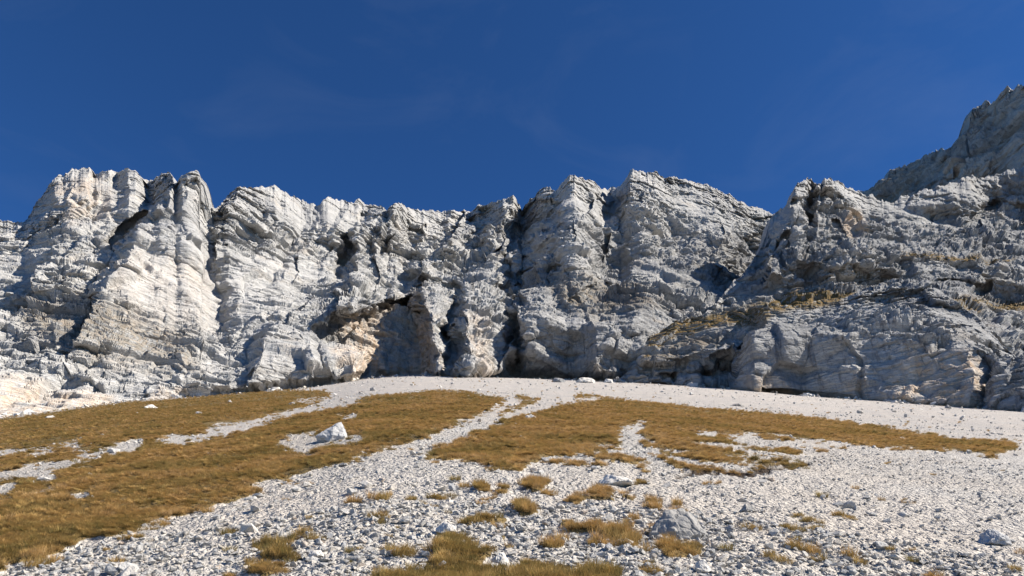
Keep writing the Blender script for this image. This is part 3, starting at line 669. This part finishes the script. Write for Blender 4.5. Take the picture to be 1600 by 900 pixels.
def read_mask(x, y, softly=False):
    r = np.hypot(x, y); th = np.arctan2(x, y)
    j = np.clip(np.round((th - front[0]) / (front[1] - front[0])).astype(int), 0, len(front) - 1)
    i = np.clip(np.round((np.log(np.maximum(r, 3.8)) - LR[0]) / (LR[1] - LR[0])).astype(int), 0, 439) + 13
    return (soft if softly else np.maximum(mask, earth))[i, j], GZ[i, j]

# ------------------------------------------------------------------ stones and boulders
rng = random.Random(5)
def hull_mesh(name, pts, mat, bevel=0.0):
    bm = bmesh.new()
    for p in pts: bm.verts.new(p)
    res = bmesh.ops.convex_hull(bm, input=bm.verts)
    for v in [v for v in bm.verts if not v.link_faces]: bm.verts.remove(v)
    me = bpy.data.meshes.new(name); bm.to_mesh(me); bm.free(); me.materials.append(mat)
    return me
def stone_mesh(seed, n=13):
    r = random.Random(seed); pts = []
    sx, sy, sz = 0.5, r.uniform(0.32, 0.5), r.uniform(0.2, 0.4)
    for i in range(n):
        v = Vector((r.gauss(0, 1), r.gauss(0, 1), r.gauss(0, 1))).normalized() * r.uniform(0.8, 1.1)
        pts.append((v.x * sx, v.y * sy, v.z * sz))
    return hull_mesh('stone', pts, M_STONE)
stone_meshes = [stone_mesh(100 + i, 9 + i % 6) for i in range(12)]

def boulder_mesh(name, pts, mat, seed, sub=3, amp=0.05):
    """a rock from its corner points: hull, subdivided, edges softened and chipped"""
    bm = bmesh.new()
    for p in pts: bm.verts.new(p)
    bmesh.ops.convex_hull(bm, input=bm.verts)
    for v in [v for v in bm.verts if not v.link_faces]: bm.verts.remove(v)
    bmesh.ops.triangulate(bm, faces=bm.faces)
    for i in range(sub): bmesh.ops.subdivide_edges(bm, edges=bm.edges, cuts=1, use_grid_fill=True)
    bm.normal_update()
    co = np.array([v.co for v in bm.verts]); nn = np.array([v.normal for v in bm.verts])
    size = np.ptp(co, axis=0).max()
    s = 4.0 / size
    d = amp * size * (fbm(co[:, 0] * s, co[:, 1] * s, co[:, 2] * s, 4, seed) * 0.9)
    f1, f2, idr = worley(co[:, 0] * s * 1.3, co[:, 1] * s * 1.3, co[:, 2] * s * 1.3, seed)
    d += amp * size * ((idr - 0.5) * 0.8 - 0.5 * np.exp(-((f2 - f1) / 0.12) ** 2))
    co = co + nn * d[:, None]
    for v, c in zip(bm.verts, co): v.co = c
    me = bpy.data.meshes.new(name); bm.to_mesh(me); bm.free(); me.materials.append(mat)
    return me
def put_boulder(name, label, px, py, wpx, mat, pts, seed, sub=3, amp=0.05, rz=0.0, sink=0.06, cat='boulder', group=None):
    """pts: corner points with the width 1 along x, base at z = 0"""
    p = on_slope(px, py)
    dist = p.length
    w = wpx * (p.y * CP + p.z * SP) / FPX
    me = boulder_mesh(name, [(a * w, b * w, c * w) for a, b, c in pts], mat, seed, sub, amp)
    o = bpy.data.objects.new(name, me); COL.objects.link(o)
    o.location = p + Vector((0, 0, -sink * w)); o.rotation_euler = (0, 0, rz)
    tag(o, label, cat, group)
    return o
def lump(seed, h=0.55, d=0.8, n=16):
    r = random.Random(seed); pts = []
    for i in range(n):
        a = r.uniform(0, 2 * math.pi); e = r.uniform(-0.25, 1.0)
        c = math.sqrt(max(0, 1 - e * e))
        pts.append((0.5 * c * math.cos(a), 0.5 * d * c * math.sin(a), h * max(e, -0.15)))
    for k in range(6):
        a = k * math.pi / 3 + r.uniform(-.3, .3); pts.append((0.5 * math.cos(a), 0.5 * d * math.sin(a), r.uniform(-0.15, 0.05)))
    return pts
# big grey boulder in the foreground scree
put_boulder('boulder', 'large grey pointed boulder among scree with a grass tuft at its foot', 1061, 838, 96, M_GREY,
  [(-0.5, -0.10, 0.0), (-0.42, 0.25, 0.02), (-0.12, -0.28, 0.0), (0.30, -0.22, 0.0), (0.5, 0.02, 0.0), (0.42, 0.35, 0), (-0.12, -0.05, 0.40), (-0.16, 0.12, 0.41), (0.12, 0.02, 0.39), (0.33, 0.08, 0.28), (0.46, 0.05, 0.12), (-0.05, -0.20, 0.16), (0.1, 0.35, 0.3), (-0.5, 0.0, -0.2), (0.5, 0.1, -0.2), (0, -0.25, -0.2), (0, 0.35, -0.2), (-0.40, 0.0, 0.14)], 21, 4, 0.035, sink=-0.03)
put_boulder('boulder', 'white pyramid-shaped boulder standing on bare patch in the left brown meadow', 518, 688, 50, M_BOULDER,
  [(-0.5, -0.05, 0.02), (-0.46, 0.2, 0.1), (-0.40, -0.28, 0.0), (0.12, -0.35, 0.0), (0.44, -0.22, 0.0), (0.5, 0.12, 0.0), (0.3, 0.35, 0), (0.24, 0.02, 0.56), (0.18, 0.08, 0.55), (0.30, 0.05, 0.50), (-0.02, 0.0, 0.42), (-0.34, -0.02, 0.22), (0.05, -0.22, 0.30), (0.40, 0.0, 0.22), (-0.4, 0, -0.2), (0.4, 0, -0.2), (0, -0.3, -0.2), (0, 0.3, -0.2)], 33, 4, 0.025, sink=-0.06)
BOULDERS = [
 ('white rounded boulder at the upper edge of the left meadow below the cliff', 235, 640, 23, M_BOULDER, 0.5, 1),
 ('small white slab lying in the upper left meadow nearest the left edge', 80, 654, 19, M_BOULDER, 0.32, 2),
 ('flat white slab in the upper meadow left of the white streak', 310, 647, 16, M_BOULDER, 0.3, 3),
 ('small grey upright stone in the upper meadow under the rock wall', 359, 630, 8, M_GREY, 0.9, 4),
 ('small grey stone beside the top of the thin white scree strip', 456, 633, 12, M_GREY, 0.5, 5),
 ('small white stone in brown grass below the thin scree strip', 267, 699, 10, M_BOULDER, 0.5, 6),
 ('low white slab in brown grass in front of the left scree strip', 70, 749, 26, M_BOULDER, 0.2, 7),
 ('white block lying in the middle of the left scree strip', 178, 706, 20, M_BOULDER, 0.45, 8),
 ('tiny white stone in the brown grass low on the left meadow', 129, 832, 7, M_BOULDER, 0.7, 9),
 ('pale tan block at the right edge of the foreground scree', 1552, 846, 54, M_STONE, 0.42, 10),
 ('white stone at the lower edge of the long right grass band', 1409, 689, 15, M_BOULDER, 0.55, 11),
 ('broken white slab at the grass edge beside the scree channel', 829, 655, 22, M_BOULDER, 0.4, 12),
 ('small white stone beside the broken slab at the grass edge', 846, 658, 9, M_BOULDER, 0.5, 13),
 ('white rock hump behind the thick grass cushion in the scree', 962, 756, 58, M_BOULDER, 0.34, 14),
 ('white block in the grass at the bottom edge of the picture', 782, 880, 32, M_BOULDER, 0.6, 15),
 ('smaller white block just below the white block in bottom grass', 772, 893, 22, M_BOULDER, 0.7, 16),
 ('white flat rock standing out of the scree left of the grass tufts', 697, 829, 34, M_BOULDER, 0.45, 17),
 ('dark grey wedge of rock in scree up and right of the large boulder', 1168, 798, 28, M_GREY, 0.45, 18),
 ('white block at the bottom edge below the large grey boulder', 1098, 892, 26, M_BOULDER, 0.75, 19),
 ('grey rock alone on the bright upper scree below the cave', 583, 610, 11, M_GREY, 0.6, 20),
 ('low grey rock on the upper scree left of the lone grey rock', 565, 614, 10, M_GREY, 0.4, 21),
 ('dark flat rock on the bright scree band above the right grass', 1152, 634, 22, M_GREY, 0.2, 22),
 ('grey rock slab at the foot of the cliff right of the channel head', 872, 597, 22, M_GREY, 0.4, 23),
 ('tan rock at the foot of the cliff above the right grass corner', 952, 598, 18, M_STONE, 0.5, 24),
 ('pale slabby rock at the cliff foot between the grey slab and tan rock', 915, 598, 34, M_STONE, 0.35, 25),
 ('grey stone at the far right on the scree below the buttress', 1482, 638, 11, M_GREY, 0.6, 26),
 ('long pale stone in the foreground scree below the left tuft', 494, 868, 26, M_BOULDER, 0.4, 27),
 ('small dark stone at the turf edge left of the scree channel', 537, 727, 15, M_GREY, 0.35, 28),
]
for i, (lab, px_, py_, w_, m_, h_, sd) in enumerate(BOULDERS):
    put_boulder('boulder' if w_ > 18 else 'rock', lab, px_, py_, w_, m_, lump(sd * 7 + 1, h_, 0.8), 40 + sd, 3, 0.045, rz=0.0, cat='boulder' if w_ > 18 else 'rock')

# the 300 largest loose stones of the foreground, each an object
nrs = np.random.RandomState(11)
def scatter(n, r0, r1, th=0.72, power=1.0):
    """uniform over the ground between two distances"""
    u = nrs.rand(n); r = np.sqrt(r0 * r0 + u ** power * (r1 * r1 - r0 * r0)); t = (nrs.rand(n) * 2 - 1) * th
    return r * np.sin(t), r * np.cos(t)
sx, sy = scatter(900, 4.6, 15, 0.60)
mk, gz = read_mask(sx, sy)
spx, spy = to_px(sx, sy, gz)
near = mk < 0.2
sx, sy, gz = sx[near][:300], sy[near][:300], gz[near][:300]
stones = []
for i in range(len(sx)):
    o = bpy.data.objects.new('loose_stone', stone_meshes[i % 12]); COL.objects.link(o)
    s = 0.07 + 0.19 * rng.random() ** 4
    o.scale = (s, s, s); o.rotation_euler = (rng.uniform(-.5, .5), rng.uniform(-.5, .5), rng.uniform(0, 6.28))
    o.location = (sx[i], sy[i], gz[i] + s * 0.12)
    tag(o, 'loose pale angular limestone block lying in the foreground scree', 'stone', 'larger loose stones in the foreground scree')
    stones.append(o)

# ------------------------------------------------------------------ grass tussocks
def tuft_mesh(seed, nb, rad, ln, wid, lean=0.62, down=0.0):
    r = random.Random(seed); V = []; F = []; C = []
    for b in range(nb):
        a = r.uniform(0, 6.283); q = rad * math.sqrt(r.random())
        x, y = q * math.cos(a), q * math.sin(a)
        L = ln * r.uniform(0.55, 1.15); w = wid * r.uniform(0.7, 1.3)
        az = a + r.gauss(0, 0.9); le = lean * r.uniform(0.3, 1.5)
        dx, dy = math.cos(az) * le, math.sin(az) * le - down
        px_, py_ = -math.sin(az) * w / 2, math.cos(az) * w / 2
        c = r.random(); base = len(V)
        for k, (h, cur) in enumerate(((0, 0), (0.5, 0.3), (0.85, 0.75))):
            ww = (1, 0.8, 0.45)[k]
            for s_ in (-1, 1):
                V.append((x + dx * L * cur + s_ * px_ * ww, y + dy * L * cur + s_ * py_ * ww, L * h * 0.8 - 0.01)); C.append((c, h, 0, 1))
        V.append((x + dx * L * 1.15, y + dy * L * 1.15, L * 0.86)); C.append((c, 1, 0, 1))
        F += [(base, base + 1, base + 3, base + 2), (base + 2, base + 3, base + 5, base + 4), (base + 4, base + 5, base + 6)]
    me = bpy.data.meshes.new('tuft'); me.from_pydata(V, [], F)
    at = me.attributes.new('blade', 'FLOAT_COLOR', 'POINT'); at.data.foreach_set('color', np.array(C, np.float32).ravel())
    me.materials.append(M_GRASS)
    return me
tuft_big = [tuft_mesh(200 + i, 150, 0.11, 0.15, 0.006, 0.6) for i in range(4)]
TUSSOCKS = [
 ('round brown tussock alone in scree right of the turf bank', 1284, 776, 30), ('small brown tussock below the lone round tussock in scree', 1280, 826, 24), ('dark thin tussock between small stones right of the grey boulder', 1246, 842, 22),
 ('brown bushy tussock just right of the grass at the grey boulder', 1135, 858, 36), ('golden tussock at the foot of the large grey boulder', 1080, 864, 44), ('short green-brown tussock under the left side of the grey boulder', 1050, 848, 30), ('dark brown flat tussock in the lower right scree', 1222, 876, 34),
 ('olive tussock beside a white stone in the lower right scree', 1344, 880, 34), ('dark olive tussock right of the olive one in the lower right', 1425, 876, 28), ('small dark tussock between stones in the right scree', 1391, 858, 24), ('brown tussock at the bottom right corner', 1586, 890, 30),
 ('brown tussock in the scree just below the point of the right turf', 711, 750, 30), ('dark low tussock beside the brown one below the turf point', 725, 760, 26), ('thin tussock in the scree channel left of the tuft group', 483, 809, 18), ('brown tussock in the lower left foreground scree', 546, 862, 26), ('second small tussock right of the brown one in the left foreground scree', 562, 858, 18),
 ('thin brown tussock at the bottom left of the foreground scree', 432, 868, 20), ('small tussock left of the white flat rock in the scree', 622, 824, 12), ('upright golden tussock at the head of the bottom grass', 712, 850, 44),
]
tussocks = []
for i, (lab, px_, py_, w_) in enumerate(TUSSOCKS):
    p = on_slope(px_, py_); w = w_ * (p.y * CP + p.z * SP) / FPX
    o = bpy.data.objects.new('grass_tussock', tuft_big[i % 4]); COL.objects.link(o)
    s = w / 0.36
    o.location = p - Vector((0, 0, 0.005)); o.rotation_euler = (0.3, 0, rng.uniform(-0.7, 0.7)); o.scale = (s, s, s * 0.9)
    tag(o, lab, 'grass tuft', 'single grass tussocks in the scree'); tussocks.append(o)

# ------------------------------------------------------------------ scatter of uncountable stones and grass (instances of the stones and tussocks above)
def scatter_object(name, label, P, rot, scl, idx, tone, sources):
    me = bpy.data.meshes.new(name); me.vertices.add(len(P)); me.vertices.foreach_set('co', P.astype(np.float32).ravel())
    a = me.attributes.new('rot', 'FLOAT_VECTOR', 'POINT'); a.data.foreach_set('vector', rot.astype(np.float32).ravel())
    a = me.attributes.new('scl', 'FLOAT_VECTOR', 'POINT'); a.data.foreach_set('vector', scl.astype(np.float32).ravel())
    a = me.attributes.new('idx', 'INT', 'POINT'); a.data.foreach_set('value', idx.astype(np.int32))
    a = me.attributes.new('tone', 'FLOAT', 'POINT'); a.data.foreach_set('value', tone.astype(np.float32))
    o = bpy.data.objects.new(name, me); COL.objects.link(o)
    ng = bpy.data.node_groups.new(name + '_nodes', 'GeometryNodeTree')
    ng.interface.new_socket('Geometry', in_out='INPUT', socket_type='NodeSocketGeometry'); ng.interface.new_socket('Geometry', in_out='OUTPUT', socket_type='NodeSocketGeometry')
    N, L = ng.nodes, ng.links
    gi, go = N.new('NodeGroupInput'), N.new('NodeGroupOutput')
    g2i = N.new('GeometryNodeGeometryToInstance')
    for s in sources:
        oi = N.new('GeometryNodeObjectInfo'); oi.transform_space = 'ORIGINAL'; oi.inputs['Object'].default_value = s
        L.new(oi.outputs['Geometry'], g2i.inputs[0])
    iop = N.new('GeometryNodeInstanceOnPoints'); iop.inputs['Pick Instance'].default_value = True
    def na(n, t):
        x = N.new('GeometryNodeInputNamedAttribute'); x.data_type = t; x.inputs['Name'].default_value = n; return x.outputs['Attribute']
    e = N.new('FunctionNodeEulerToRotation'); L.new(na('rot', 'FLOAT_VECTOR'), e.inputs[0])
    L.new(gi.outputs[0], iop.inputs['Points']); L.new(g2i.outputs[0], iop.inputs['Instance']); L.new(na('idx', 'INT'), iop.inputs['Instance Index'])
    L.new(e.outputs[0], iop.inputs['Rotation']); L.new(na('scl', 'FLOAT_VECTOR'), iop.inputs['Scale'])
    L.new(iop.outputs[0], go.inputs[0])
    md = o.modifiers.new('scatter', 'NODES'); md.node_group = ng
    tag(o, label, kind='stuff')
    return o
def stones_band(n, r0, r1, s0, s1, pw):
    x, y = scatter(n, r0, r1)
    m, z = read_mask(x, y)
    keep = m < np.where(nrs.rand(n) < 0.03, 2.0, 0.25 + 0.3 * nrs.rand(n))
    clump = fbm(x / 1.2, y / 4.0, 0 * x, 4, 701)
    k2 = nrs.rand(n) < np.clip(0.75 + 0.9 * clump, 0.1, 1)
    keep &= k2
    s = s0 + (s1 - s0) * nrs.rand(n) ** pw
    return np.stack([x, y, z, s], -1)[keep]
S = np.concatenate([stones_band(60000, 3.0, 10, 0.010, 0.12, 4.2), stones_band(70000, 10, 24, 0.012, 0.10, 9.0), stones_band(40000, 24, 60, 0.022, 0.22, 11.0), stones_band(9000, 60, 180, 0.1, 0.55, 8.0)])
tf = np.radians(nrs.uniform(-36, 36, 9000)); Rf = np.interp(tf, _tht, _Rt)
cl = fbm(tf * 30, 0 * tf, 0 * tf, 3, 711)
rf = Rf + 1.0 - np.abs(nrs.normal(0, 3.5, 9000)) * (0.4 + np.clip(cl, 0, 1) * 2)
fx_, fy_ = rf * np.sin(tf), rf * np.cos(tf)
sf = 0.18 + 2.4 * nrs.rand(9000) ** 5 * (0.5 + np.clip(cl, 0, 1))
kf_ = nrs.rand(9000) < np.clip(0.35 + cl, 0.05, 1)
mf, zf = read_mask(fx_, fy_)
S = np.concatenate([S, np.stack([fx_, fy_, zf, sf], -1)[kf_ & (mf < 0.9)]])
n = len(S)
scatter_object('scree', 'loose pale limestone scree covering the open slope', np.stack([S[:, 0], S[:, 1], S[:, 2] + S[:, 3] * 0.06], -1),
   np.stack([nrs.normal(0, .3, n), nrs.normal(0, .3, n), nrs.rand(n) * 6.28], -1), S[:, 3:4] * np.ones((1, 3)) * nrs.uniform(0.8, 1.2, (n, 3)), nrs.randint(0, 12, n), nrs.rand(n), stones[:12])
def grass_band(n, r0, r1, s0, s1):
    x, y = scatter(n, r0, r1, 0.74)
    m, z = read_mask(x, y, True)
    thin = 0.5 * fbm(x / 0.8, y / 0.8, 0 * x, 3, 821) + 0.7 * sstep(13, 9, np.hypot(x, y)) * perlin(x / 0.22, y / 0.22, 0 * x, 831)
    keep = m + thin * ((m < 0.97) | (np.hypot(x, y) < 10)) > 0.3 + 0.5 * nrs.rand(n)
    s = nrs.uniform(s0, s1, n)
    return np.stack([x, y, z, s], -1)[keep]
G = np.concatenate([grass_band(30000, 3.0, 12, 0.3, 0.75), grass_band(95000, 12, 34, 0.3, 0.75), grass_band(90000, 34, 80, 0.4, 1.0), grass_band(50000, 80, 190, 0.9, 1.5)])
n = len(G)
tone = np.clip(0.55 + 1.2 * fbm(G[:, 0] / 2.5, G[:, 1] / 2.5, 0 * G[:, 0], 4, 801, 0.65) + 0.12 * np.sign(G[:, 0]), 0, 1)
rg = np.hypot(G[:, 0], G[:, 1]); tone = np.clip(tone - 0.22 * sstep(11, 7, rg), 0, 1)
hgt = (1 + 0.5 * sstep(14, 7, rg)) * np.clip(0.6 + 0.6 * fbm(G[:, 0] / 1.1, G[:, 1] / 1.1, 0 * G[:, 0], 2, 811), 0.3, 1.1)
scatter_object('dry_grass', 'short dry brown grass covering the turf fields', G[:, :3], np.stack([np.full(n, 0.15) + nrs.normal(0, .15, n), nrs.normal(0, .15, n), nrs.uniform(0, 6.28, n)], -1),
   np.stack([G[:, 3], G[:, 3], G[:, 3] * hgt], -1), nrs.randint(0, 4, n), tone, tussocks[:4])
